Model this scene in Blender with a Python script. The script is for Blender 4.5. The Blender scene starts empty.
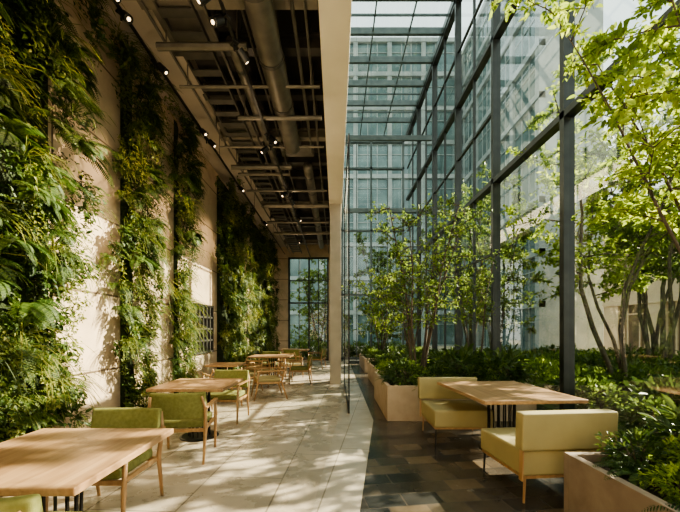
import bpy, bmesh, math, random
import numpy as np
from mathutils import Vector, Matrix
C = bpy.context.scene.collection
PI = math.pi
rng = np.random.default_rng(7)
random.seed(7)

# ------------------------------------------------------------------ materials
def newmat(name):
    m = bpy.data.materials.new(name); m.use_nodes = True
    nt = m.node_tree
    return m, nt, nt.nodes['Principled BSDF'], nt.nodes['Material Output']
def ramp(nt, fac, stops):
    r = nt.nodes.new('ShaderNodeValToRGB')
    el = r.color_ramp.elements
    while len(el) < len(stops): el.new(.5)
    for e, (p, c) in zip(el, stops):
        e.position = p; e.color = (*c, 1)
    nt.links.new(fac, r.inputs[0]); return r.outputs[0]
def noisemat(name, c1, c2, scale=4, rough=.6, metal=0, bump=.0, stretch=(1,1,1), bscale=None):
    m, nt, b, o = newmat(name)
    tc = nt.nodes.new('ShaderNodeTexCoord'); mp = nt.nodes.new('ShaderNodeMapping')
    mp.inputs['Scale'].default_value = stretch
    nt.links.new(tc.outputs['Object'], mp.inputs[0])
    n = nt.nodes.new('ShaderNodeTexNoise'); n.inputs['Scale'].default_value = scale; n.inputs['Detail'].default_value = 6
    nt.links.new(mp.outputs[0], n.inputs['Vector'])
    nt.links.new(ramp(nt, n.outputs[0], [(.3, c1), (.7, c2)]), b.inputs['Base Color'])
    b.inputs['Roughness'].default_value = rough; b.inputs['Metallic'].default_value = metal
    if bump:
        n2 = nt.nodes.new('ShaderNodeTexNoise'); n2.inputs['Scale'].default_value = bscale or scale*3; n2.inputs['Detail'].default_value = 4
        nt.links.new(mp.outputs[0], n2.inputs['Vector'])
        bp = nt.nodes.new('ShaderNodeBump'); bp.inputs['Strength'].default_value = bump; bp.inputs['Distance'].default_value = .02
        nt.links.new(n2.outputs[0], bp.inputs['Height']); nt.links.new(bp.outputs[0], b.inputs['Normal'])
    return m
def woodmat(name, c1, c2, axis=1, rough=.45):
    st = [14, 14, 14]; st[axis] = .9
    m, nt, b, o = newmat(name)
    tc = nt.nodes.new('ShaderNodeTexCoord'); mp = nt.nodes.new('ShaderNodeMapping')
    mp.inputs['Scale'].default_value = st
    nt.links.new(tc.outputs['Object'], mp.inputs[0])
    n = nt.nodes.new('ShaderNodeTexNoise'); n.inputs['Scale'].default_value = 1.6; n.inputs['Detail'].default_value = 8; n.inputs['Distortion'].default_value = .6
    nt.links.new(mp.outputs[0], n.inputs['Vector'])
    nt.links.new(ramp(nt, n.outputs[0], [(.3, c1), (.52, tuple((a+d)/2 for a, d in zip(c1, c2))), (.7, c2)]), b.inputs['Base Color'])
    b.inputs['Roughness'].default_value = rough
    return m
def slabmat(name, c1, c2, mortar, bw, rh, msize=.006, axes='xy', rot=0, rough=.4, off=.5, noise=.35, bias=0.0, bump=.15, spec=.5):
    m, nt, b, o = newmat(name); L = nt.links.new
    tc = nt.nodes.new('ShaderNodeTexCoord'); sp = nt.nodes.new('ShaderNodeSeparateXYZ'); cb = nt.nodes.new('ShaderNodeCombineXYZ')
    L(tc.outputs['Object'], sp.inputs[0])
    L(sp.outputs['XYZ'.index(axes[0].upper())], cb.inputs[0]); L(sp.outputs['XYZ'.index(axes[1].upper())], cb.inputs[1])
    mp = nt.nodes.new('ShaderNodeMapping'); mp.inputs['Rotation'].default_value = (0, 0, rot)
    L(cb.outputs[0], mp.inputs[0])
    br = nt.nodes.new('ShaderNodeTexBrick'); br.offset = off
    br.inputs['Scale'].default_value = 1; br.inputs['Brick Width'].default_value = bw; br.inputs['Row Height'].default_value = rh
    br.inputs['Mortar Size'].default_value = msize; br.inputs['Mortar Smooth'].default_value = .1; br.inputs['Bias'].default_value = bias
    br.inputs['Color1'].default_value = (*c1, 1); br.inputs['Color2'].default_value = (*c2, 1); br.inputs['Mortar'].default_value = (*mortar, 1)
    L(mp.outputs[0], br.inputs['Vector'])
    n = nt.nodes.new('ShaderNodeTexNoise'); n.inputs['Scale'].default_value = 2.2; n.inputs['Detail'].default_value = 9; n.inputs['Roughness'].default_value = .65
    L(tc.outputs['Object'], n.inputs['Vector'])
    g = ramp(nt, n.outputs[0], [(.3, (1-noise,)*3), (.7, (1+noise*.3,)*3)])
    mx = nt.nodes.new('ShaderNodeMix'); mx.data_type = 'RGBA'; mx.blend_type = 'MULTIPLY'; mx.inputs[0].default_value = 1
    L(br.outputs['Color'], mx.inputs[6]); L(g, mx.inputs[7]); L(mx.outputs[2], b.inputs['Base Color'])
    rr = nt.nodes.new('ShaderNodeMapRange'); rr.inputs[3].default_value = rough-.12; rr.inputs[4].default_value = rough+.15
    L(n.outputs[0], rr.inputs[0]); L(rr.outputs[0], b.inputs['Roughness'])
    b.inputs['Specular IOR Level'].default_value = spec
    bp = nt.nodes.new('ShaderNodeBump'); bp.inputs['Strength'].default_value = bump; bp.inputs['Distance'].default_value = .01; bp.invert = True
    L(br.outputs['Fac'], bp.inputs['Height']); L(bp.outputs[0], b.inputs['Normal'])
    return m
def leafmat(name, cols, trans=.35, rough=.45):
    m, nt, b, o = newmat(name); L = nt.links.new
    g = nt.nodes.new('ShaderNodeNewGeometry')
    n = nt.nodes.new('ShaderNodeTexNoise'); n.inputs['Scale'].default_value = 1.6
    tc = nt.nodes.new('ShaderNodeTexCoord'); L(tc.outputs['Object'], n.inputs['Vector'])
    ad = nt.nodes.new('ShaderNodeMath'); ad.operation = 'MULTIPLY_ADD'; ad.inputs[1].default_value = .55
    nm = nt.nodes.new('ShaderNodeMath'); nm.operation = 'MULTIPLY_ADD'; nm.inputs[1].default_value = 1.6; nm.inputs[2].default_value = -.55
    L(n.outputs[0], nm.inputs[0]); L(g.outputs['Random Per Island'], ad.inputs[0]); L(nm.outputs[0], ad.inputs[2])
    col = ramp(nt, ad.outputs[0], [(i/(len(cols)-1)*.9+.05, c) for i, c in enumerate(cols)])
    L(col, b.inputs['Base Color']); b.inputs['Roughness'].default_value = rough; b.inputs['Specular IOR Level'].default_value = .3
    t = nt.nodes.new('ShaderNodeBsdfTranslucent')
    hs = nt.nodes.new('ShaderNodeHueSaturation'); hs.inputs['Value'].default_value = 1.6; hs.inputs['Hue'].default_value = .485
    L(col, hs.inputs['Color']); L(hs.outputs[0], t.inputs[0])
    mx = nt.nodes.new('ShaderNodeMixShader'); mx.inputs[0].default_value = trans
    L(b.outputs[0], mx.inputs[1]); L(t.outputs[0], mx.inputs[2]); L(mx.outputs[0], o.inputs[0])
    return m
def glassmat(name, tint=(.93,.96,.95), base=.03, rough=.02, k=.16):
    m, nt, b, o = newmat(name); L = nt.links.new
    nt.nodes.remove(b)
    t = nt.nodes.new('ShaderNodeBsdfTransparent'); t.inputs[0].default_value = (*tint, 1)
    g = nt.nodes.new('ShaderNodeBsdfGlossy'); g.inputs['Roughness'].default_value = rough
    lw = nt.nodes.new('ShaderNodeLayerWeight'); lw.inputs[0].default_value = .3
    ma = nt.nodes.new('ShaderNodeMath'); ma.operation = 'MULTIPLY_ADD'; ma.inputs[1].default_value = k; ma.inputs[2].default_value = base
    L(lw.outputs['Fresnel'], ma.inputs[0])
    mx = nt.nodes.new('ShaderNodeMixShader'); L(ma.outputs[0], mx.inputs[0]); L(t.outputs[0], mx.inputs[1]); L(g.outputs[0], mx.inputs[2]); L(mx.outputs[0], o.inputs[0])
    return m
def emat(name, c, s):
    m, nt, b, o = newmat(name)
    b.inputs['Emission Color'].default_value = (*c, 1); b.inputs['Emission Strength'].default_value = s; b.inputs['Base Color'].default_value = (*c, 1)
    return m

M = {}
M['floor'] = slabmat('stone floor', (.55,.465,.36), (.49,.41,.315), (.24,.20,.15), 1.4, .75, .008, 'yx', rot=-.06, rough=.26, noise=.26)
M['strip'] = slabmat('stone strip', (.58,.50,.40), (.54,.465,.37), (.30,.255,.20), 2.2, .55, .007, 'yx', rot=-.138, rough=.22, noise=.22)
M['tile'] = slabmat('dark tile', (.045,.043,.039), (.20,.145,.09), (.09,.075,.06), .34, .22, .007, 'xy', rot=-.14, rough=.22, noise=.42, bias=-.25)
M['wall'] = slabmat('stone wall', (.62,.48,.335), (.56,.43,.295), (.19,.135,.09), 3.7, .98, .013, 'yz', rough=.6, noise=.27, bump=.5, spec=.2)
M['plaster'] = noisemat('white plaster', (.74,.67,.56), (.82,.75,.63), 2, .75)
M['upper'] = noisemat('upper floor cladding', (.12,.14,.13), (.20,.23,.215), 1, .5)
M['column'] = noisemat('limestone column', (.46,.40,.325), (.56,.485,.40), 3, .5)
M['ceil'] = noisemat('dark ceiling', (.014,.012,.010), (.028,.024,.020), 2, .8)
M['soffit'] = noisemat('soffit panel', (.36,.31,.245), (.46,.40,.32), 1.5, .6)
M['steel'] = noisemat('dark steel', (.035,.032,.028), (.065,.058,.05), 6, .5, .1)
M['frame'] = noisemat('bronze window frame', (.026,.029,.027), (.045,.049,.045), 5, .35, .4)
M['lframe'] = noisemat('teal grey roof frame', (.07,.092,.088), (.12,.148,.142), 5, .35, .4)
M['duct'] = noisemat('galvanised duct', (.095,.085,.07), (.16,.143,.12), 6, .42, .5)
M['beamm'] = noisemat('ochre steel', (.12,.103,.08), (.19,.163,.125), 6, .5, .1)
M['black'] = noisemat('black metal', (.012,.012,.012), (.025,.024,.022), 8, .4, .5)
M['oak'] = woodmat('oak top', (.28,.16,.08), (.45,.285,.155), 1, .4)
M['oakx'] = woodmat('oak frame', (.30,.165,.072), (.47,.29,.14), 2, .42)
M['olive'] = noisemat('olive fabric', (.15,.155,.04), (.215,.215,.068), 30, .85, 0, .25, bscale=300)
M['mustard'] = noisemat('pale tan olive upholstery', (.33,.275,.13), (.39,.325,.16), 4, .7)
M['planter'] = noisemat('pale stone planter', (.40,.295,.20), (.51,.39,.275), 5, .7, 0, .15)
M['planter2'] = noisemat('brown stone planter', (.21,.155,.115), (.295,.23,.175), 6, .7, 0, .15)
M['soil'] = noisemat('soil', (.03,.021,.014), (.08,.056,.036), 20, .95, 0, .8)
M['bark'] = noisemat('bark', (.055,.04,.028), (.12,.092,.066), 20, .9, 0, .6, stretch=(1,1,.3))
M['moss'] = noisemat('moss backing', (.012,.02,.006), (.033,.047,.013), 10, .95, 0, 1.0)
M['lawn'] = noisemat('ground cover', (.03,.07,.012), (.08,.14,.028), 8, .95, 0, .6)
M['leafwall'] = leafmat('wall leaves', [(.013,.03,.006), (.035,.07,.013), (.076,.122,.023), (.165,.21,.04)], .3)
M['leaftrail'] = leafmat('trailing leaves', [(.027,.045,.009), (.07,.105,.019), (.15,.18,.036), (.28,.275,.07)], .34)
M['fern'] = leafmat('fern', [(.017,.044,.008), (.052,.097,.018), (.125,.185,.034)], .35)
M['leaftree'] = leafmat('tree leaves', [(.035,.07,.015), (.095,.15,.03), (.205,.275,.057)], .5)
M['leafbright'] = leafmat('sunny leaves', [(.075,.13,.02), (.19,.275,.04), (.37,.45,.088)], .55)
M['leafshrub'] = leafmat('shrub leaves', [(.018,.042,.01), (.052,.092,.02), (.125,.175,.036)], .35, .35)
M['glass'] = glassmat('clear glass', (.83,.90,.88), .035, .02, .22)
M['glassp'] = glassmat('partition glass', (.88,.91,.88), .05, .02, .2)
M['lamp'] = emat('warm lamp', (1,.76,.46), 3)
M['bstone'] = noisemat('facade stone', (.66,.50,.33), (.76,.60,.41), 1, .8)
M['pave'] = noisemat('path paving', (.42,.35,.27), (.52,.44,.34), 1, .8)
M['bgrey'] = noisemat('facade teal metal', (.20,.245,.24), (.32,.365,.35), 1, .5)
M['bglass'] = noisemat('facade glass', (.035,.075,.078), (.18,.26,.25), .4, .12, .2)
M['bglassw'] = noisemat('warm shop glass', (.05,.035,.022), (.32,.22,.12), .6, .3)

# ------------------------------------------------------------------ helpers
def tag(o, label=None, cat=None, group=None, kind=None):
    if label: o['label'] = label
    if cat: o['category'] = cat
    if group: o['group'] = group
    if kind: o['kind'] = kind
    return o
def empty(name, loc, label, cat, group=None, rz=0):
    o = bpy.data.objects.new(name, None); C.objects.link(o); o.location = loc; o.rotation_euler = (0, 0, rz)
    o.empty_display_size = .1
    return tag(o, label, cat, group)
def obj(name, bm, m, parent=None, smooth=False):
    me = bpy.data.meshes.new(name); bm.normal_update(); bm.to_mesh(me); bm.free()
    me.materials.append(m)
    if smooth: me.shade_smooth()
    o = bpy.data.objects.new(name, me); C.objects.link(o); o.parent = parent
    return o
def B(): return bmesh.new()
def box(bm, x0, x1, y0, y1, z0, z1, bev=0, seg=2, mat=None):
    t = bmesh.new()
    bmesh.ops.create_cube(t, size=1)
    for v in t.verts:
        v.co = Vector((x0+(v.co.x+.5)*(x1-x0), y0+(v.co.y+.5)*(y1-y0), z0+(v.co.z+.5)*(z1-z0)))
    if bev: bmesh.ops.bevel(t, geom=t.edges[:], offset=bev, segments=seg, profile=.6, affect='EDGES')
    if mat is not None: t.transform(mat)
    me = bpy.data.meshes.new('t'); t.to_mesh(me); t.free(); bm.from_mesh(me); bpy.data.meshes.remove(me)
    return bm
def tube(bm, pts, rad, n=8, caps=True):
    pts = [Vector(p) for p in pts]
    if not hasattr(rad, '__len__'): rad = [rad]*len(pts)
    rings = []; ref = None
    for i, p in enumerate(pts):
        t = (pts[min(i+1, len(pts)-1)]-pts[max(i-1, 0)])
        if t.length < 1e-6: t = Vector((0, 0, 1))
        t.normalize()
        if ref is None: ref = t.orthogonal().normalized()
        a = (ref - t*ref.dot(t))
        a = a.normalized() if a.length > 1e-4 else t.orthogonal().normalized()
        ref = a; b = t.cross(a)
        rings.append([bm.verts.new(p+(a*math.cos(2*PI*k/n)+b*math.sin(2*PI*k/n))*rad[i]) for k in range(n)])
    for r, s in zip(rings, rings[1:]):
        for k in range(n): bm.faces.new((r[k], r[(k+1)%n], s[(k+1)%n], s[k]))
    if caps:
        bm.faces.new(rings[0][::-1]); bm.faces.new(rings[-1])
    return bm
def dup(root, loc, rz=0, label=None, group=None, scale=None):
    r = root.copy(); C.objects.link(r); r.location = loc; r.rotation_euler = (0, 0, rz)
    if scale: r.scale = scale if hasattr(scale, '__len__') else (scale,)*3
    if label: r['label'] = label
    if group: r['group'] = group
    for ch in list(root.children):
        c = ch.copy(); C.objects.link(c); c.parent = r
        for g in list(ch.children):
            d = g.copy(); C.objects.link(d); d.parent = c
    return r
def struct(name, bm, m, parent=None, smooth=False):
    o = obj(name, bm, m, parent, smooth)
    if parent is None: o['kind'] = 'structure'
    return o
def sempty(name, loc=(0,0,0)):
    o = bpy.data.objects.new(name, None); C.objects.link(o); o.location = loc; o['kind'] = 'structure'; return o

def unit(a): return a/np.maximum(np.linalg.norm(a, axis=1, keepdims=True), 1e-6)
class Leaves:
    def __init__(s): s.v = []
    def add(s, P, D, N, L, W, fold=.22, droop=.12):
        P = np.asarray(P, float); n = len(P)
        D = unit(np.asarray(D, float)); N = np.asarray(N, float)
        L = np.broadcast_to(L, (n,))[:, None]; W = np.broadcast_to(W, (n,))[:, None]
        S = unit(np.cross(D, N)); U = np.cross(S, D)
        f = U*fold*W
        s.v.append(np.stack([P, P+D*.28*L+S*W*.5+f, P+D*.66*L+S*W*.4+f-U*droop*.3*L, P+D*L-U*droop*L, P+D*.66*L-S*W*.4+f-U*droop*.3*L, P+D*.28*L-S*W*.5+f], 1))
    def build(s, name, m, parent=None):
        V = np.concatenate(s.v); n = len(V)
        me = bpy.data.meshes.new(name)
        me.vertices.add(n*6); me.vertices.foreach_set('co', V.reshape(-1).astype(np.float32))
        idx = (np.arange(n)[:, None]*6+np.array([0,1,2,3,0,3,4,5])[None]).reshape(-1)
        me.loops.add(n*8); me.loops.foreach_set('vertex_index', idx.astype(np.int32))
        me.polygons.add(n*2); me.polygons.foreach_set('loop_start', (np.arange(n*2)*4).astype(np.int32))
        me.update(calc_edges=True); me.validate()
        me.materials.append(m)
        o = bpy.data.objects.new(name, me); C.objects.link(o); o.parent = parent
        return o

# ------------------------------------------------------------------ setting
XL, XR, H, YE, HR = -3.0, 3.4, 5.6, 17.0, 10.7
bm = B(); box(bm, XL-.3, XR+.1, -2.6, YE+.1, -.2, 0); struct('floor', bm, M['floor'])
def poly_slab(name, pts, z0, z1, m):
    bm = B(); lo = [bm.verts.new((x, y, z0)) for x, y in pts]; hi = [bm.verts.new((x, y, z1)) for x, y in pts]
    bm.faces.new(hi); bm.faces.new(lo[::-1]); n = len(pts)
    for i in range(n): bm.faces.new((lo[i], lo[(i+1)%n], hi[(i+1)%n], hi[i]))
    bmesh.ops.recalc_face_normals(bm, faces=bm.faces[:])
    return struct(name, bm, m)
poly_slab('floor_strip', [(-.95,-2.5), (-.2,-2.5), (.2,2.9), (.62,5.8), (.62,9.6), (.32,9.6), (-.2,2.9)], 0, .004, M['strip'])
poly_slab('floor_tile', [(-.2,-2.5), (XR-.05,-2.5), (XR-.05,YE-.1), (.62,YE-.1), (.62,5.8), (.2,2.9)], .0, .006, M['tile'])
bm = B(); box(bm, XL-.3, XL, -2.6, YE+.1, 0, H+.2); struct('wall_left', bm, M['wall'])
bm = B(); box(bm, XL, -.17, -2.5, YE, H, H+.2); struct('ceiling', bm, M['ceil'])
bm = B(); box(bm, XL, -2.15, -2.5, YE, H-.14, H-.001)
struct('ceiling_soffit', bm, M['soffit'])
bm = B(); box(bm, -.19, .17, -2.5, YE, 5.0, 5.62, .01); struct('trim_1', bm, M['plaster'])
bm = B(); box(bm, -.19, .0, -2.5, YE, 5.62, HR); struct('wall_upper', bm, M['upper'])
bm = B(); box(bm, XL, XR, -2.7, -2.5, 0, H); struct('wall_rear', bm, M['plaster'])
bm = B(); box(bm, -.17, .14, 9.7, 10.2, 0, 4.999, .012); struct('trim_2', bm, M['column'])
for i_, (y, z) in enumerate([(12.05, 8.1), (14.35, 6.4)]):
    bm = B(); box(bm, .0, XR-.1, y-.05, y+.05, z-.08, z+.08); struct('trim_%d' % (3+i_), bm, M['lframe'])
bm = B(); box(bm, XL, -2.3, YE-.3, YE, 0, H); box(bm, -.35, .12, YE-.2, YE, 0, 5.0); box(bm, -2.3, -.19, YE-.2, YE, 5.0, H)
struct('wall_end', bm, M['wall'])
def framed(name, axis, const, a0, a1, z0, z1, vs, hs, t, mt, pane, d=.06, fine=None):
    root = sempty(name)
    def mk(vs, hs, t, d, nm):
        bm = B()
        def bar(p0, p1, q0, q1):
            if axis == 'x': box(bm, const-d, const+d, p0, p1, q0, q1)
            elif axis == 'y': box(bm, p0, p1, const-d, const+d, q0, q1)
            else: box(bm, p0, p1, q0, q1, const-d, const+d)
        for v in vs: bar(v-t/2, v+t/2, z0, z1)
        for h in hs: bar(a0, a1, h-t/2, h+t/2)
        struct(nm, bm, mt, root)
    mk(vs, hs, t, d, 'window_frame')
    if fine: mk(fine[0], fine[1], fine[2], fine[3], 'glazing_bars')
    bm = B()
    if axis == 'x': vv = [(const,a0,z0),(const,a1,z0),(const,a1,z1),(const,a0,z1)]
    elif axis == 'y': vv = [(a0,const,z0),(a1,const,z0),(a1,const,z1),(a0,const,z1)]
    else: vv = [(a0,z0,const),(a1,z0,const),(a1,z1,const),(a0,z1,const)]
    bm.faces.new([bm.verts.new(v) for v in vv]); struct('pane', bm, pane, root)
    return root
k = 1
P = 2.3
posts = [.55+P*i for i in range(-1, 8)]
for y in posts[:-1]:
    y1 = min(y+P, YE)
    fine = None
    if y > 7: fine = ([y+1.15], [3.15, 6.2, 9.2], .045, .03)
    framed('window_%d' % k, 'x', XR, y, y1, .02, HR, [y], [.1, 4.66, 7.7, HR-.08], .10, M['frame'], M['glass'], .08, fine); k += 1
for i, y in enumerate(posts[:-1]):
    y1 = min(y+P, YE)
    framed('window_%d' % k, 'z', HR+.09, 0.0, XR, y, y1, [.08, XR-.05], [y, y+P/2], .10, M['lframe'], M['glass'], .10, ([1.15, 2.28], [y+P*.25] if i % 2 else [y+P*.75], .04, .03)); k += 1
framed('window_%d' % k, 'y', YE-.05, .13, XR-.1, .02, HR, [.3, 1.7, XR-.15], [.12, 3.2, 6.3, 9.3, HR-.1], .09, M['lframe'], M['glass'], .08, ([1.0,2.5],[],.04,.03)); k += 1
framed('window_%d' % k, 'y', YE-.1, -2.3, -.35, .02, 5.0, [-2.26, -1.3, -.39], [.06, 2.8, 4.96], .07, M['frame'], M['glass'], .05, ([-1.78,-.84],[3.9],.035,.03)); k += 1
framed('window_%d' % k, 'x', .23, 6.2, 9.68, .02, 4.99, [6.22, 9.66], [.05, 4.97], .03, M['black'], M['glassp'], .013); k += 1
root = sempty('window_%d' % k)
bm = B(); box(bm, XL-.001, XL+.02, 7.35, 8.4, 1.0, 2.05); struct('pane', bm, M['black'], root)
bm = B()
for i in range(6): y = 7.35+i*.21; box(bm, XL+.01, XL+.06, y-.02, y+.02, 1.0, 2.05)
for i in range(5): z = 1.0+i*.2625; box(bm, XL+.01, XL+.06, 7.33, 8.42, z-.02, z+.02)
struct('window_frame', bm, M['steel'], root)

# ------------------------------------------------------------------ ceiling services
HC = H-.006
for i, y in enumerate([.6, 1.6, 2.4, 3.1, 3.8, 4.6, 5.7, 6.5, 7.7, 8.7, 10.1, 11.4, 12.8, 14.4]):
    zt = [5.5, 5.2, 5.35][i % 3]; hh = [.2, .14, .18][i % 3]
    bm = B(); box(bm, -2.145, -.2, y-.07, y+.07, zt-.02, zt); box(bm, -2.145, -.2, y-.07, y+.07, zt-hh-.02, zt-hh); box(bm, -2.145, -.2, y-.012, y+.012, zt-hh, zt-.02)
    for x in (-2.1, -.35): box(bm, x-.01, x+.01, y-.01, y+.01, zt, HC)
    o = obj('ceiling_beam', bm, M['beamm'] if i % 3 == 1 else M['steel']); tag(o, 'steel cross beam under the dark corridor ceiling', 'beam', 'cross beams under the corridor ceiling')
def duct(x, z, r, y0, y1, label):
    t = empty('ventilation_duct', (x, y0, z), label, 'duct')
    L = y1-y0
    bm = B(); tube(bm, [(0, L*i/12, 0) for i in range(13)]+[(0,L+r*.6,r*.25),(0,L+r*1.2,r*.9),(0,L+r*1.35,r*2.2),(0,L+r*1.35,HC-z)], r, 20); obj('pipe', bm, M['duct'], t, True)
    n = int(L/.9)
    for i in range(n):
        bm = B(); tube(bm, [(0, .4+i*.9, 0), (0, .45+i*.9, 0)], r*1.08, 20); box(bm, -.006, .006, .41+i*.9, .44+i*.9, r, HC-z); obj('hanger_ring', bm, M['steel'], t, False)
duct(-.80, 4.88, .15, 1.2, 6.4, 'wide round metal ventilation duct running nearest the white beam')
duct(-1.25, 4.97, .075, 4.2, 12, 'narrower round metal duct between the wide duct and conduits')
duct(-.6, 4.96, .10, 7.4, 14.5, 'far round metal duct starting beyond the end of the wide duct')
t = empty('cable_tray', (-1.75,0,4.99), 'flat dark ladder cable tray running down the corridor ceiling', 'cable tray')
bm = B(); box(bm, -.2, -.18, -1, 16, 0, .07); box(bm, .18, .2, -1, 16, 0, .07)
for i in range(56): box(bm, -.18, .18, -1+i*.3, -.88+i*.3, .0, .015)
obj('ladder', bm, M['steel'], t)
for y in range(0, 16, 2):
    bm = B(); box(bm, -.195, -.185, y-.006, y+.006, .07, HC-4.99); obj('hanger_rod', bm, M['steel'], t)
    bm = B(); box(bm, .185, .195, y-.006, y+.006, .07, HC-4.99); obj('hanger_rod', bm, M['steel'], t)
for x, z, r, y0, y1, lab in [(-2.09,5.02,.018,-1,16,'thin conduit pipe hung nearest the green wall'), (-1.44,5.02,.02,2,13,'thin conduit pipe beside the flat cable tray'), (-1.06,5.1,.013,-1,9,'thin conduit pipe between the two round ducts'), (-.48,5.04,.022,-1,7,'thin conduit pipe between wide duct and white beam'), (-.34,5.02,.014,-1,16,'thinnest conduit pipe next to the white beam')]:
    t = empty('conduit_pipe', (x, 0, z), lab, 'pipe')
    bm = B(); tube(bm, [(0, y0+i*(y1-y0)/10, 0) for i in range(11)], r, 8); obj('pipe', bm, M['duct'], t)
    for y in range(max(0,int(y0)+1), int(y1), 3): bm = B(); box(bm, -.005, .005, y+.1, y+.12, r*.8, HC-z); obj('hanger_rod', bm, M['steel'], t)
for i, (y, x0, x1, z, r) in enumerate([(2.1,-2.12,-.22,4.84,.016),(2.8,-2.12,-1.0,4.9,.02),(3.45,-2.12,-.22,4.78,.022),(4.15,-2.12,-1.05,4.86,.045),(4.75,-2.12,-.22,4.8,.02),(5.35,-1.5,-.22,4.74,.035),(6.35,-2.12,-.22,4.82,.02),(7.1,-2.12,-.9,4.8,.05),(7.6,-2.12,-1.0,4.88,.035),(8.3,-2.12,-.22,4.8,.03),(9.4,-1.9,-.22,4.84,.06),(10.8,-2.12,-.22,4.82,.04),(12,-2.12,-.22,4.82,.05)]):
    bm = B(); tube(bm, [(x0,y,z),(x1,y,z)], r, 8); box(bm, x0+.1, x0+.112, y-.006, y+.006, z+r*.8, HC); box(bm, x1-.13, x1-.118, y-.006, y+.006, z+r*.8, HC)
    tag(obj('branch_pipe', bm, M['duct' if i % 2 else 'beamm']), 'straight branch pipe crossing the corridor ceiling on hanger rods', 'pipe', 'cross pipes under the corridor ceiling')
for (x0,x1,y0,y1,lab) in [(-2.05,-1.45,3.25,4.35,'nearer boxy metal air unit above the cable tray'),(-1.1,-.45,6.75,7.2,'boxy metal air unit beyond the end of the wide duct'),(-2.05,-1.4,6.0,6.9,'boxy metal air unit above the tray near the middle of the ceiling')]:
    t = empty('air_unit', ((x0+x1)/2,(y0+y1)/2,5.06), lab, 'air unit'); a,b=(x1-x0)/2,(y1-y0)/2
    bm = B(); box(bm,-a,a,-b,b,0,.12,.01); obj('casing', bm, M['duct'], t)
    bm = B(); box(bm,-a*.3,a*.3,-b-.05,-b,.02,.1,.005); obj('connector', bm, M['steel'], t)
    for sx_ in (-1,1):
        for sy_ in (-1,1): bm = B(); box(bm,sx_*a*.9-.006,sx_*a*.9+.006,sy_*b*.9-.006,sy_*b*.9+.006,.12,HC-5.06); obj('hanger_rod', bm, M['steel'], t)
for x, z, lab in [(-2.33, 4.95, 'black lighting track along the soffit edge above the green wall'), (-1.1, 4.62, 'black lighting track along the middle of the dark ceiling')]:
    bm = B(); box(bm, x-.015, x+.015, 0, 16, z, z+.025)
    for y in (2, 7, 10, 13): box(bm, x-.004, x+.004, y-.004, y+.004, z+.025, 5.452 if x < -2.2 else HC)
    tag(obj('lighting_track', bm, M['black']), lab, 'lighting track')
sp = empty('spotlight', (0,0,0), 'black cylinder spotlight hanging from lighting track', 'spotlight', 'track spotlights')
bm = B(); tube(bm, [(0,0,0), (0,0,-.09)], .012, 6); box(bm, -.03, .03, -.05, .05, -.02, -.002, .004); obj('bracket', bm, M['black'], sp)
R0 = Matrix.Rotation(.8, 4, 'Y')
bm = B(); tube(bm, [(0,0,-.07), (0,0,-.075), (0,0,-.20), (0,0,-.205)], [.03,.044,.046,.038], 14); bm.transform(R0); obj('housing', bm, M['black'], sp, False)
bm = B(); tube(bm, [(0,0,-.204), (0,0,-.209)], [.02,.018], 14); bm.transform(R0); obj('lens', bm, M['lamp'], sp)
first = True
for x, z, ys in [(-2.33, 4.95, [3.5, 3.8, 4.5, 6.0, 6.3, 8.4, 11.0]), (-1.1, 4.62, [3.2, 3.5, 3.8, 5.6, 5.9, 7.9, 8.2, 9.6, 12])]:
    for i, y in enumerate(ys):
        loc = (x, y, z); rz = [.2, .9, -2.4, 2.8][i % 4] if x > -2 else [PI, 2.6][i % 2]
        if first: sp.location = loc; sp.rotation_euler = (0,0,rz); first = False
        else: dup(sp, loc, rz)
def spot_fill(x, y, z, tx, ty, tz, e, size=1.2):
    l = bpy.data.lights.new('spot_fill_lamp', 'SPOT'); l.energy = e; l.color = (1,.75,.48); l.spot_size = size; l.spot_blend = .9; l.shadow_soft_size = .02
    o = bpy.data.objects.new('spot_fill_lamp', l); C.objects.link(o); o.location = (x, y, z)
    o.rotation_euler = (Vector((tx,ty,tz))-Vector((x,y,z))).to_track_quat('-Z','Y').to_euler()
for y in (2.4, 3.4, 4.6, 6.0, 7.9, 10.5, 13.5): spot_fill(-1.9, y, 4.40, -3.0, y+.4, 2.3, 95, 1.8)
for y in (3.0, 6.0, 9.0, 12.5): spot_fill(-1.3, y, 3.6, -1.3, y+.3, 6, 30, 2.6)  # added upward fill to brighten the ceiling, no fixtures stand here

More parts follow.
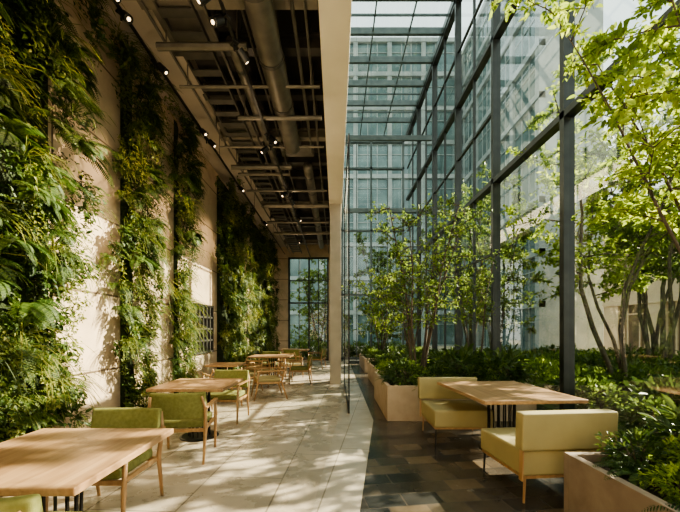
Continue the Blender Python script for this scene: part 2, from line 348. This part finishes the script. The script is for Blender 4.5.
# ------------------------------------------------------------------ living wall
def rnd(n, a=-1, b=1): return rng.uniform(a, b, n)
def garden(y0, y1, z0, z1, dens, thick, label, seed=0, sc=1.0, flare=.08):
    t = empty('vertical_garden', (XL, (y0+y1)/2, z0), label, 'green wall', 'planted green wall panels')
    w = y1-y0
    ph = seed*1.7
    def edge(z): return .11*np.sin(z*2.1+ph)+.07*np.sin(z*5.3+ph*2)
    bm = B(); ny, nz = max(4, int(w/.15)), int((z1-z0)/.15); g = []; nar = max(.2,(w-.40)/w)
    for j in range(nz+1):
        row = []
        for i in range(ny+1):
            z = (z1-z0)*j/nz; y = (-w/2+w*i/ny)*nar
            bord = i in (0, ny) or j in (0, nz)
            row.append(bm.verts.new((.005 if bord else .02+thick*.2*random.random(), y, z)))
        g.append(row)
    for j in range(nz):
        for i in range(ny): bm.faces.new((g[j][i], g[j][i+1], g[j+1][i+1], g[j+1][i]))
    obj('moss_backing', bm, M['moss'], t, True)
    A, T = Leaves(), Leaves()
    n = int(w*(z1-z0)*dens)
    for i in range(n):
        z = random.uniform(0, z1-z0); s = random.uniform(-1, 1)
        if w < 1.0: s = math.copysign(abs(s)**.8, s)
        y = s*(w/2)+float(edge(z+z0))*s+flare*s*(z/5)**2
        bulge = (.2+.8*abs(math.sin(z*1.9+y*2.3+ph)))*(1-.35*abs(s)**3)
        pr = .03+thick*bulge*random.random()**.8*(.85+.3*z/5)
        kind = random.random(); c = np.array([pr, y, z])
        if kind < .36:
            m = 40; sz = random.uniform(.035, .09)*sc; off = rng.normal(0, .07, (m, 3)); off[:,0] = np.abs(off[:,0])*.8
            D = np.stack([rnd(m,.1,1), rnd(m,-1,1), rnd(m,-1.2,.4)], 1)
            A.add(c+off, D, np.stack([rnd(m,.3,1), rnd(m,-.4,.4), rnd(m,.4,1)],1), sz*rnd(m,.7,1.3), sz*.5)
        elif kind < .68:
            m = 70; L = random.uniform(.25, .75)
            tt = rnd(m, 0, 1); off = np.stack([.03+.07*np.sin(tt*2)+rnd(m,-.03,.04), rnd(m,-.06,.06), -tt*L], 1)
            off[:,2] = np.maximum(off[:,2], -z)
            D = np.stack([rnd(m,-.2,1), rnd(m), rnd(m,-1,.1)], 1)
            T.add(c+off, D, np.stack([rnd(m,.3,1), rnd(m,-.4,.4), rnd(m,.2,1)],1), rnd(m,.025,.045)*sc, .022*sc)
        elif kind < .84:
            m = 18; a = rnd(m, -1.5, 1.5); L = rnd(m, .22, .5)
            p = np.repeat(c[None], m, 0); d = np.stack([rnd(m,.5,1), np.sin(a)*.8, rnd(m,-.1,.9)], 1)
            up = np.tile([0.2,0,1.], (m,1))
            for q in range(3):
                T.add(p, d, up, L*.42, .012*(1-.2*q), .1, .05); p = p+unit(d)*(L*.36)[:,None]; d = d-np.array([[.05,0,.8]])
        else:
            fern_into(A, c, 8, random.uniform(.2,.4), outward=np.array([1.,0,0]), pairs=18)
    A.build('broadleaf_foliage', M['leafwall'], t); T.build('trailing_foliage', M['leaftrail'], t)
def fern_into(A, c, nf, L, outward=None, pairs=15):
    for f in range(nf):
        if outward is not None:
            a = random.uniform(-1.3, 1.3); d = np.array([.7*math.cos(a)+.1, math.sin(a), random.uniform(-.1,.8)])
        else:
            a = 2*PI*f/nf+random.uniform(-.2,.2); d = np.array([math.cos(a)*.8, math.sin(a)*.8, random.uniform(.6,1.1)])
        d = d/np.linalg.norm(d); p = np.array(c, float); l = L*random.uniform(.75, 1.15); st = l/pairs
        P_, D_, N_, L_ = [], [], [], []
        for q in range(pairs):
            p = p+d*st; d = d+np.array([0,0,(-1.9 if outward is not None else -1.7)/pairs]); d = d/np.linalg.norm(d)
            side = np.cross(d, [0,0,1.]); side /= max(np.linalg.norm(side), 1e-3); up = np.cross(side, d)
            u = (q+1)/pairs; ll = l*.17*math.sin(PI*min(1,.12+u*.86))**.7+.004
            for s in (-1, 1):
                P_.append(p); D_.append(side*s+d*.45-up*.15); N_.append(up); L_.append(ll)
        A.add(P_, D_, N_, np.array(L_), np.array(L_)*.16+.002, .05, .1)
garden(.9, 3.84, .25, 5.4, 48, .39, 'dense dark green living wall panel nearest the camera on left', 1, 1.0, .2)
garden(4.66, 5.34, .2, 5.4, 85, .33, 'narrow living wall strip behind the olive chairs, second from camera', 2, 1.0, .14)
garden(6.26, 6.80, .2, 5.4, 85, .26, 'living wall strip just before the grille window', 3, 1.0, .1)
garden(8.6, 11.6, .2, 5.4, 30, .40, 'wide living wall strip just beyond the grille window', 4, 1.3, .3)
garden(12.3, 16.2, .2, 5.4, 15, .38, 'furthest living wall strip near the end of the corridor', 5, 1.5)
fm = []
for i in range(3):
    L_ = Leaves(); fern_into(L_, (0,0,0), 12, .42, outward=np.array([1.,0,0]), pairs=28)
    o = L_.build('wall_fern', M['fern']); fm.append(tag(o, 'arching fern growing out of the living wall', 'fern', 'ferns on the living wall'))
k2 = 0
for (y0, y1, n) in [(1.6,3.8,36), (4.7,5.3,12), (6.35,6.7,6), (8.7,11.2,12)]:
    for i in range(n):
        o = fm[k2] if k2 < 3 else fm[k2 % 3].copy()
        if k2 >= 3: C.objects.link(o)
        k2 += 1
        zz = random.uniform(1.0,5.0)
        o.location = (XL+random.uniform(.12,.3), random.uniform(y0,y1), zz); s = random.uniform(.65,1.1); o.scale = (s,s,s); o.rotation_euler = (random.uniform(-.4,.4),0,0)

# ------------------------------------------------------------------ furniture
def make_table(name, label, w, d, big=False, group=None, loc=(0,0,0)):
    t = empty(name, loc, label, 'table', group)
    bm = B(); box(bm, -w/2, w/2, -d/2, d/2, .708, .75, .01, 3); obj('tabletop', bm, M['oak'], t)
    bm = B(); r = .14 if not big else .16
    for i in range(14):
        a = 2*PI*i/14
        tube(bm, [(math.cos(a)*r, math.sin(a)*r, .02), (math.cos(a)*r*.95, math.sin(a)*r*.95, .36), (math.cos(a)*r, math.sin(a)*r, .70)], .009, 6)
    obj('pedestal', bm, M['black'], t)
    bm = B(); tube(bm, [(0,0,.0), (0,0,.012), (0,0,.02)], [.26,.26,.24], 28); obj('base', bm, M['black'], t)
    bm = B(); tube(bm, [(0,0,.69), (0,0,.707)], .2, 24); obj('top_plate', bm, M['black'], t)
    return t
make_table('dining_table', 'square oak cafe table cut off by the left edge, nearest the camera', 1.0, 1.02, loc=(-1.74,2.17,0))
make_table('dining_table', 'square oak cafe table between two olive armchairs beside green wall', .98, 1.0, loc=(-1.93,4.95,0))
make_table('dining_table', 'small oak table against wall under the grille window', .7, .7, loc=(-2.45,7.8,0))
make_table('dining_table', 'long oak table in the middle of the far seating group', 1.2, 1.0, loc=(-1.9,10.3,0))
make_table('dining_table', 'furthest oak table near the end wall doors', 1.1, 1.0, loc=(-1.6,13.6,0))
tr = make_table('dining_table', 'large oak table by the glass wall with two pale lounge chairs', 1.15, 1.40, True, loc=(2.08,4.4,.006))
tr.rotation_euler.z = .07

def cushion(bm, x0, x1, y0, y1, z0, z1, r=.03, bulge=.015, tilt=0, curve=0, piv=None):
    t = B(); box(t, x0, x1, y0, y1, z0, z1, r, 4)
    bmesh.ops.subdivide_edges(t, edges=[e for e in t.edges if e.calc_length() > .12], cuts=6, use_grid_fill=True)
    cx, cy, cz = (x0+x1)/2, (y0+y1)/2, (z0+z1)/2
    for v in t.verts:
        u = (v.co.x-cx)/(x1-x0)*2; w = (v.co.y-cy)/(y1-y0)*2; q = (v.co.z-cz)/(z1-z0)*2
        dims = (x1-x0, y1-y0, z1-z0); k_ = dims.index(min(dims))
        if k_ == 2: v.co.z += bulge*q*(1-u*u)*(1-w*w)
        elif k_ == 1: v.co.y += bulge*w*(1-u*u)*(1-q*q)
        if curve: v.co.y -= curve*u*u
    if tilt:
        pv = Vector(piv or (0, cy, z0)); t.transform(Matrix.Translation(pv)@Matrix.Rotation(tilt, 4, 'X')@Matrix.Translation(-pv))
    me = bpy.data.meshes.new('t'); t.to_mesh(me); t.free(); bm.from_mesh(me); bpy.data.meshes.remove(me)
    return bm
def beam(bm, p0, p1, w, h):
    p0, p1 = Vector(p0), Vector(p1); d = p1-p0; L = d.length
    q = d.to_track_quat('Y', 'Z').to_matrix().to_4x4()
    box(bm, -w/2, w/2, 0, L, -h/2, h/2, min(w,h)*.25, 2, Matrix.Translation(p0)@q)
def make_armchair(name, label, group, fabric, wood_back=False, arms=True):
    t = empty(name, (0,0,0), label, 'chair', group)
    obj('seat', cushion(B(), -.255, .255, -.27, .22, .385, .465, .028), fabric, t, True)
    if wood_back:
        bm = B()
        for i in range(3): beam(bm, (-.27,.275+.045*i,.52+.095*i), (.27,.275+.045*i,.52+.095*i), .075, .022)
        obj('backrest', bm, M['oakx'], t)
    else:
        obj('backrest', cushion(B(), -.30, .30, .235, .295, .50, .80, .026, .012, -.16, .05), fabric, t, True)
    ro = .06 if wood_back else 0
    for s in (-1, 1):
        top = .61 if arms else .38
        bm = B(); tube(bm, [(s*.285,-.28-ro,0), (s*.29,-.27,top*.5), (s*.295,-.25,top)], [.013,.02,.018], 10); obj('leg', bm, M['oakx'], t, True)
        bm = B(); tube(bm, [(s*.285,.31+ro,0), (s*.29,.24,.38), (s*.30,.285+ro*.4,.62), (s*.27,.325+ro,.76)], [.013,.021,.018,.013], 10); obj('leg', bm, M['oakx'], t, True)
        if arms: bm = B(); beam(bm, (s*.295,-.29,.62), (s*.30,.30,.625), .045, .024); obj('armrest', bm, M['oakx'], t)
        bm = B(); beam(bm, (s*.275,-.27,.37), (s*.275,.24,.365), .022, .04); obj('seat_rail', bm, M['oakx'], t)
    bm = B(); beam(bm, (-.28,-.26,.365), (.28,-.26,.365), .022, .04); obj('seat_rail', bm, M['oakx'], t)
    bm = B(); beam(bm, (-.28,.235,.365), (.28,.235,.365), .022, .04); obj('seat_rail', bm, M['oakx'], t)
    return t
ac = make_armchair('dining_chair', 'olive armchair facing the camera behind the nearest table', None, M['olive'])
ac.location = (-1.86, 2.86, 0)
nc = make_armchair('dining_chair', 'olive chair at bottom left corner, tucked under nearest table', None, M['olive'], False, False)
nc.location = (-1.56, 1.74, 0); nc.rotation_euler.z = PI
dup(ac, (-1.80,4.18,0), PI+.12, 'olive armchair seen from behind on near side of second table')
dup(ac, (-1.84,5.86,0), -.06, 'olive armchair facing camera on far side of second table')
dup(ac, (-1.0,9.9,0), -PI/2, 'olive armchair at right end of the long far table')
dup(ac, (-2.1,11.15,0), 0, 'olive armchair behind the long far table')
dup(ac, (-1.6,12.8,0), PI, 'olive armchair on near side of the furthest table')
dup(ac, (-.75,13.6,0), -PI/2-.2, 'olive armchair at right of the furthest table')
wc = make_armchair('dining_chair', 'oak slat back armchair standing in the open mid corridor', None, M['mustard'], True)
wc.location = (-1.5, 7.75, 0); wc.rotation_euler.z = -PI/2+.35
dup(wc, (-2.25,8.5,0), -.55, 'oak slat back armchair on far side of the small wall table')
dup(wc, (-2.3,7.05,0), PI+.6, 'oak slat back armchair on near side of the small wall table')
dup(wc, (-2.0,9.42,0), PI-.1, 'oak slat back armchair on near side of long far table')
dup(wc, (-1.45,11.2,0), .5, 'oak slat back armchair turned aside behind the long far table')

def lounge(label, loc, rz, w):
    t = empty('lounge_chair', loc, label, 'chair', None, rz)
    obj('seat', cushion(B(), -w/2, w/2, -.40, .32, .235, .455, .024, .006), M['mustard'], t, True)
    obj('backrest', cushion(B(), -w/2-.04, w/2+.04, .26, .37, .47, .79, .018, .003, -.04), M['mustard'], t, True)
    for s in (-1, 1):
        for y in (-.36, .30):
            bm = B(); tube(bm, [(s*(w/2-.03), y, .24), (s*(w/2-.02), y, 0)], [.012,.010], 8); obj('leg', bm, M['oakx' if y > 0 else 'black'], t)
        bm = B(); beam(bm, (s*(w/2+.012),.31,.2), (s*(w/2+.012),.33,.62), .014, .05); obj('back_bracket', bm, M['oakx'], t)
    bm = B(); box(bm, -w/2+.01, w/2-.01, -.38, .31, .21, .235); obj('seat_frame', bm, M['oakx'], t)
    return t
lounge('pale olive lounge chair facing camera behind the large right table', (1.66,4.9,.006), 0, .78)
lounge('pale olive lounge chair with its back to camera in bottom right', (1.97,3.36,.006), PI+.1, .80)

# ------------------------------------------------------------------ planters
def planter(x0, x1, y0, y1, h, m, label, soilh=.06):
    t = empty('planter_box', ((x0+x1)/2,(y0+y1)/2,.006), label, 'planter')
    a, b = (x1-x0)/2, (y1-y0)/2; w = .06
    bm = B(); box(bm,-a,a,-b,-b+w,0,h,.006); box(bm,-a,a,b-w,b,0,h,.006); box(bm,-a,-a+w,-b+w,b-w,0,h,.006); box(bm,a-w,a,-b+w,b-w,0,h,.006); box(bm,-a+w,a-w,-b+w,b-w,0,.04)
    obj('box', bm, m, t)
    bm = B(); box(bm,-a+w,a-w,-b+w,b-w,.04,h-soilh); obj('soil', bm, M['soil'], t)
planter(.84, 3.28, 5.72, 7.7, .58, M['planter'], 'warm stone planter box with slender tree behind the right table')
planter(1.0, 3.28, 8.6, 11.0, .5, M['planter'], 'second stone planter box further along the glass wall')
planter(1.0, 3.28, 12.2, 15.0, .5, M['planter'], 'furthest stone planter box near the atrium end')
planter(1.82, 3.28, .9, 2.8, .52, M['planter2'], 'brown planter box in the bottom right corner')

def shrub(name, r, h, n, sz, mat, label, group, seed, wr=.5):
    random.seed(seed)
    t = empty(name, (0,0,0), label, 'shrub', group)
    A = Leaves(); bm = B()
    for i in range(9):
        a = random.uniform(0, 2*PI); rr = r*random.uniform(.2,.75); tip = (math.cos(a)*rr, math.sin(a)*rr, h*random.uniform(.5,.95))
        tube(bm, [(0.02*math.cos(a),.02*math.sin(a),0), (tip[0]*.4,tip[1]*.4,tip[2]*.6), tip], [.008,.006,.003], 5)
    obj('stems', bm, M['bark'], t)
    u = rng.normal(size=(n,3)); u = unit(u); rad = rng.uniform(.35,1,(n,1))**.6
    lump = 1+.32*np.sin(u[:,:1]*5+seed)*np.cos(u[:,1:2]*6+seed)
    Pn = u*rad*lump*np.array([[r,r,h*.5]])+np.array([[0,0,h*.52]])
    Pn[:,2] = np.maximum(Pn[:,2], .02)
    D = u+rng.normal(0,.5,(n,3)); D[:,2] += .1
    A.add(Pn, D, np.array([[0,0,1.]])+rng.normal(0,.35,(n,3)), sz*rng.uniform(.7,1.3,n), sz*wr)
    A.build('foliage', mat, t)
    return t
sA = shrub('shrub', .34, .46, 620, .07, M['leafshrub'], 'dark leafy shrub in the planter behind right table', 'shrubs in the tree planter', 1)
sB = shrub('shrub', .32, .42, 900, .06, M['leaftree'], 'mid green bush in the outdoor bed beyond the glass', 'bushes in the outdoor bed', 2)
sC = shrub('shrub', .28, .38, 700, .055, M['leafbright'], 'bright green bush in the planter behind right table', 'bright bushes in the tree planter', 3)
sD = shrub('shrub', .34, .62, 170, .17, M['leafshrub'], 'tall broad leaved plant in the planter behind right table', 'broad leaved plants in the tree planter', 4, .42)
sF = empty('potted_fern', (0,0,0), 'fern in the planter behind right table', 'fern', 'ferns in the tree planter')
A = Leaves(); fern_into(A, (0,0,0), 15, .46, None, 24); A.build('fronds', M['fern'], sF)
sA.location = (1.2, 6.05, .5); sC.location = (2.6, 6.25, .5); sD.location = (2.2, 6.3, .5)
for i, (x, y, s) in enumerate([(1.75,6.05,.8),(2.3,6.0,.75),(2.85,6.1,1.1),(1.2,6.8,.8),(2.1,6.9,.9),(2.8,7.1,1.1)]): dup(sA, (x,y,.5), i*1.3, scale=s)
for i, (x, y, s) in enumerate([(1.5,6.3,.8),(1.1,7.3,.9),(2.0,7.35,.9),(1.95,6.1,.6)]): dup(sC, (x,y,.5), i*1.3, scale=s)
for i, (x, y, s) in enumerate([(3.0,6.2,1.0),(1.6,7.1,.9)]): dup(sD, (x,y,.5), i*1.7+1, scale=s)
sF.location = (1.5, 5.98, .52)
for i, (x, y) in enumerate([(1.05,6.4),(2.05,6.05),(2.6,6.0),(3.0,6.5)]): dup(sF, (x,y,.55), i)
for i, (x, y, s) in enumerate([(2.2,2.55,.65),(3.0,2.0,.95),(2.35,2.0,.7),(2.6,1.4,.8),(2.2,1.5,.5),(3.0,2.6,1.0),(2.6,2.1,.85)]):
    dup(sA, (x,y,.44), i*1.1+.4, 'dark glossy shrub in the brown corner planter', 'shrubs in the corner planter', s)
dup(sD, (2.68,2.55,.44), 2, 'broad leaved plant in the brown corner planter', 'broad leaved plants in the corner planter', .8)
dup(sD, (2.9,2.2,.44), 4, 'broad leaved plant in the brown corner planter', 'broad leaved plants in the corner planter', .85)
dup(sC, (2.45,2.35,.44), 2, 'bright green bush in the brown corner planter', 'bushes in the corner planter', .8)
dup(sC, (2.1,2.1,.44), 3, 'bright green bush in the brown corner planter', 'bushes in the corner planter', .6)
for i, (x, y) in enumerate([(2.08,2.4),(2.45,2.62),(2.9,1.75),(2.05,1.8)]):
    dup(sF, (x,y,.48), i*.7, 'arching fern in the brown corner planter', 'ferns in the corner planter', .8)
for j, yy in enumerate([9.0, 9.8, 10.6, 12.6, 13.5, 14.4]):
    for i, x in enumerate([1.3, 2.0, 2.8]):
        dup([sA, sB][(i+j) % 2], (x+.1*((i+j)%2), yy, .42), i+j, 'leafy shrub in the planters further along the glass wall', 'shrubs in the far planters', .9+.1*i)

# ------------------------------------------------------------------ trees
def tree(name, base, h, spread, nst, nleaf, sz, mat, label, group=None, lean=(0,0), seed=1, r0=.03, low=.3, bend=.25):
    random.seed(seed); R = np.random.default_rng(seed)
    t = empty(name, base, label, 'tree', group)
    bm = B(); tw = []
    for s in range(nst):
        a = 2*PI*s/nst+random.uniform(-.4,.4); hh = h*random.uniform(.75,1.0)
        top = Vector((math.cos(a)*spread*.45+lean[0], math.sin(a)*spread*.45+lean[1], hh))
        n = 9; ph = random.uniform(0,6); pts = []
        for i in range(n):
            u = i/(n-1)
            p = Vector((top.x*u**1.25, top.y*u**1.25, hh*u))+Vector((math.sin(u*6+ph), math.cos(u*5+ph), 0))*.06*h*bend*math.sin(PI*min(1,u*1.1))
            p += Vector((math.cos(a), math.sin(a), 0))*.06*(1-u)
            pts.append(p)
        r = r0*random.uniform(.7,1.1); tube(bm, pts, [max(.004, r*(1-.8*i/(n-1))) for i in range(n)], 7)
        nb = 11
        for b in range(nb):
            u = low+(1-low)*b/(nb-1)*.98; i = min(n-2, int(u*(n-1))); p0 = pts[i].lerp(pts[i+1], u*(n-1)-i)
            aa = random.uniform(0,2*PI); L = spread*random.uniform(.35,.75)*(1.05-.45*u)
            d = Vector((math.cos(aa), math.sin(aa), random.uniform(.1,.8))).normalized()
            q = [p0]; 
            for k_ in range(5):
                d = (d+Vector((random.uniform(-.25,.25), random.uniform(-.25,.25), random.uniform(-.22,.1)))).normalized(); q.append(q[-1]+d*L/5)
            tube(bm, q, [max(.0025,r*.38*(1-.17*k_)) for k_ in range(6)], 5)
            for k_ in range(1, 6):
                for m_ in range(2):
                    dd = Vector((random.uniform(-1,1), random.uniform(-1,1), random.uniform(-.5,.7))).normalized(); l2 = L*random.uniform(.18,.4)
                    e = q[k_]+dd*l2; tube(bm, [q[k_], q[k_]+dd*l2*.5+Vector((0,0,.01)), e], [.004,.003,.0015], 4, False); tw.append((q[k_], e))
    obj('trunk', bm, M['bark'], t, True)
    T0 = np.array([list(a_) for a_, b_ in tw]); T1 = np.array([list(b_) for a_, b_ in tw])
    ix = R.integers(0, len(tw), nleaf); u = R.uniform(.1, 1.05, (nleaf,1))
    Pn = T0[ix]+(T1[ix]-T0[ix])*u+R.normal(0,.025,(nleaf,3))
    D = unit(T1[ix]-T0[ix])*.6+R.normal(0,.6,(nleaf,3)); D[:,2] -= .15
    A = Leaves(); A.add(Pn, D, np.array([[0,0,1.]])+R.normal(0,.4,(nleaf,3)), sz*R.uniform(.65,1.25,nleaf), sz*.5)
    A.build('foliage', mat, t)
    return t
tree('slender_tree', (1.5,6.4,.5), 3.5, 1.5, 5, 3400, .066, M['leaftree'], 'slender multi stem tree in stone planter behind the right table', seed=3, r0=.036, lean=(.15,0), low=.38)
tree('slender_tree', (2.85,7.2,.5), 3.0, .9, 2, 650, .06, M['leaftree'], 'slim tree at the glass side of the stone planter', seed=9, r0=.024, low=.45)
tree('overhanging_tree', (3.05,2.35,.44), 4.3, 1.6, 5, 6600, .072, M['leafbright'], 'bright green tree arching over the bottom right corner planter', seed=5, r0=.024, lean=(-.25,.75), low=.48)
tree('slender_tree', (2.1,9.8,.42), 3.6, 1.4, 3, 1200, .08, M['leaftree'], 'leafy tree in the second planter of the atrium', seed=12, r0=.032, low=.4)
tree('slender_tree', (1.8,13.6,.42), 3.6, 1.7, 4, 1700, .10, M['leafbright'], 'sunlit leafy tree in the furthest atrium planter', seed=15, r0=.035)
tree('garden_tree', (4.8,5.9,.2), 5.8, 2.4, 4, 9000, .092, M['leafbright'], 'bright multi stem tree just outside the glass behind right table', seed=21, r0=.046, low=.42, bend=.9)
tree('garden_tree', (7.6,8.2,.2), 7.0, 2.6, 3, 7500, .12, M['leaftree'], 'tall bushy garden tree behind the first one outside', seed=22, r0=.055, low=.46, bend=.6)
tree('garden_tree', (5.2,11.4,.2), 6.2, 2.4, 4, 6500, .13, M['leaftree'], 'darker garden tree outside the glass beyond the stone planter', seed=23, r0=.06, low=.3)
tree('garden_tree', (6.2,16.2,.2), 8.5, 3.0, 4, 7000, .17, M['leaftree'], 'distant garden tree outside near the atrium end', seed=24, r0=.07, low=.25)
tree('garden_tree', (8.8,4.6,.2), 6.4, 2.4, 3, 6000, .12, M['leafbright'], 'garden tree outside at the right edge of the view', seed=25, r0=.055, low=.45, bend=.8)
tree('garden_tree', (10.8,11.8,.2), 9.0, 3.2, 4, 8500, .17, M['leaftree'], 'tall garden tree outside in front of the sandstone building', seed=29, r0=.08, low=.45, bend=.6)
tree('garden_tree', (-.9,20.5,-.02), 5.6, 2.8, 5, 5500, .15, M['leaftree'], 'sunlit tree outside the corridor end doors', seed=26, r0=.05, low=.12)
tree('garden_tree', (2.8,21,-.02), 8.0, 3.0, 4, 6000, .19, M['leaftree'], 'tree outside the far atrium end window', seed=27, r0=.06, low=.15)

# ------------------------------------------------------------------ outdoors
bm = B(); box(bm, -20, 40, YE+.2, 60, -.3, -.02); struct('ground_far', bm, M['pave'])
bm = B(); box(bm, XR+.15, 11.5, -4, YE+.2, -.3, .2); struct('ground_bed', bm, M['lawn'])
bm = B(); box(bm, 11.5, 40, -8, YE+.2, -.3, -.02); struct('ground_path', bm, M['pave'])
sB.location = (3.95, 4.4, .2)
pos = []
random.seed(4)
for y in np.arange(1.6, 13.5, .6):
    for x in (3.95, 4.5, 5.1, 5.75, 6.45, 7.2, 8.0, 8.9, 9.8, 10.8):
        if x > 8 and y < 4.5 or x > y*1.15+1.0: continue
        pos.append((x+random.uniform(-.15,.15), y+random.uniform(-.15,.15)))
for i, (x, y) in enumerate(pos):
    if abs(y-4.4) < .3 and x < 4.3: continue
    q = i % 8
    if q == 3: dup(sF, (x,y,.25), i, 'fern in the outdoor bed beyond the glass', 'ferns in the outdoor bed', 1.5)
    elif q == 1: dup(sA, (x,y,.2), i, 'dark leafy shrub in the outdoor bed beyond the glass', 'dark shrubs in the outdoor bed', random.uniform(1.0,1.4))
    elif q in (5, 6): dup(sC, (x,y,.2), i, 'bright green bush in the outdoor bed beyond the glass', 'bright bushes in the outdoor bed', random.uniform(1.1,1.6))
    elif q == 7: dup(sD, (x,y,.2), i, 'broad leaved plant in the outdoor bed beyond the glass', 'broad leaved plants in the outdoor bed', random.uniform(.9,1.2))
    else: dup(sB, (x,y,.2), i*.9, None, None, random.uniform(1.0,1.5))
for i, (x, y) in enumerate([(-2.0,18.6),(-1.3,18.4),(-.5,18.7),(.4,18.5),(1.2,18.6),(2.1,18.4),(3.0,18.7)]):
    dup(sB, (x,y,-.02), i, 'green bush outside the far end glazing', 'bushes outside the far end', 2.0)

def facade(name, label, origin, rz, cols, rows, cw, ch, m, gm, depth=4, pier=.22, head=.28):
    t = empty(name, origin, label, 'building', None, rz)
    W = cols*cw; Hh = rows*ch
    bm = B(); box(bm, 0, W, .3, depth, 0, Hh); obj('core', bm, m, t)
    bm = B()
    for i in range(cols+1): box(bm, i*cw-pier, i*cw+pier, -.1, .3, 0, Hh)
    for j in range(rows+1): box(bm, -pier, W+pier, -.16, .3, max(0,j*ch-head), j*ch+.12)
    obj('facade_frame', bm, m, t)
    bm = B(); box(bm, pier, cw-pier, .1, .2, .12, ch-head); w0 = obj('window', bm, gm, t)
    bm = B()
    for x in (cw*.36, cw*.64): box(bm, x-.04, x+.04, .04, .1, .12, ch-head)
    box(bm, pier, cw-pier, .04, .1, ch*.62, ch*.62+.07)
    f0 = obj('window_bars', bm, m, w0)
    for i in range(cols):
        for j in range(rows):
            if i == j == 0: continue
            w = w0.copy(); C.objects.link(w); w.parent = t; w.location = (i*cw, 0, j*ch)
            f = f0.copy(); C.objects.link(f); f.parent = w
facade('stone_building', 'low sandstone building across the garden beyond the glass wall', (15, 19, -.02), -PI/2, 8, 2, 2.6, 3.7, M['bstone'], M['bglassw'], 4, .5, .9)
facade('glass_tower', 'tall pale glass building to the right beyond the garden', (12.5, 44, -.02), -PI/2, 7, 9, 3.2, 3.2, M['bgrey'], M['bglass'])
facade('glass_tower', 'tall pale glass building straight ahead past the atrium end', (-8, 34, -.02), 0, 6, 9, 3.3, 3.3, M['bgrey'], M['bglass'])

# ------------------------------------------------------------------ light
sd = Vector((-.80, -.32, -.52)).normalized()
l = bpy.data.lights.new('sun', 'SUN'); l.energy = 19; l.angle = .010; l.color = (1,.86,.66)
o = bpy.data.objects.new('sun', l); C.objects.link(o); o.rotation_euler = sd.to_track_quat('-Z','Y').to_euler(); o.location = (20, 10, 20)
w = bpy.data.worlds.new('sky'); bpy.context.scene.world = w; w.use_nodes = True
nt = w.node_tree; bg = nt.nodes['Background']
tc = nt.nodes.new('ShaderNodeTexCoord'); sx = nt.nodes.new('ShaderNodeSeparateXYZ'); nt.links.new(tc.outputs['Generated'], sx.inputs[0])
nt.links.new(ramp(nt, sx.outputs[2], [(0,(1,.93,.80)), (.5,(.79,.88,.86))]), bg.inputs[0]); bg.inputs[1].default_value = 1.75

cam = bpy.data.cameras.new('camera'); co = bpy.data.objects.new('camera', cam); C.objects.link(co)
co.location = (0,0,1.5); co.rotation_euler = (PI/2,0,0); cam.sensor_width = 36; cam.lens = 36*350/680; cam.shift_x = 4/680; cam.shift_y = 74/680; cam.clip_start = .05
bpy.context.scene.camera = co
vs = bpy.context.scene.view_settings; vs.view_transform = 'AgX'; vs.look = 'AgX - Medium High Contrast'; vs.exposure = .45
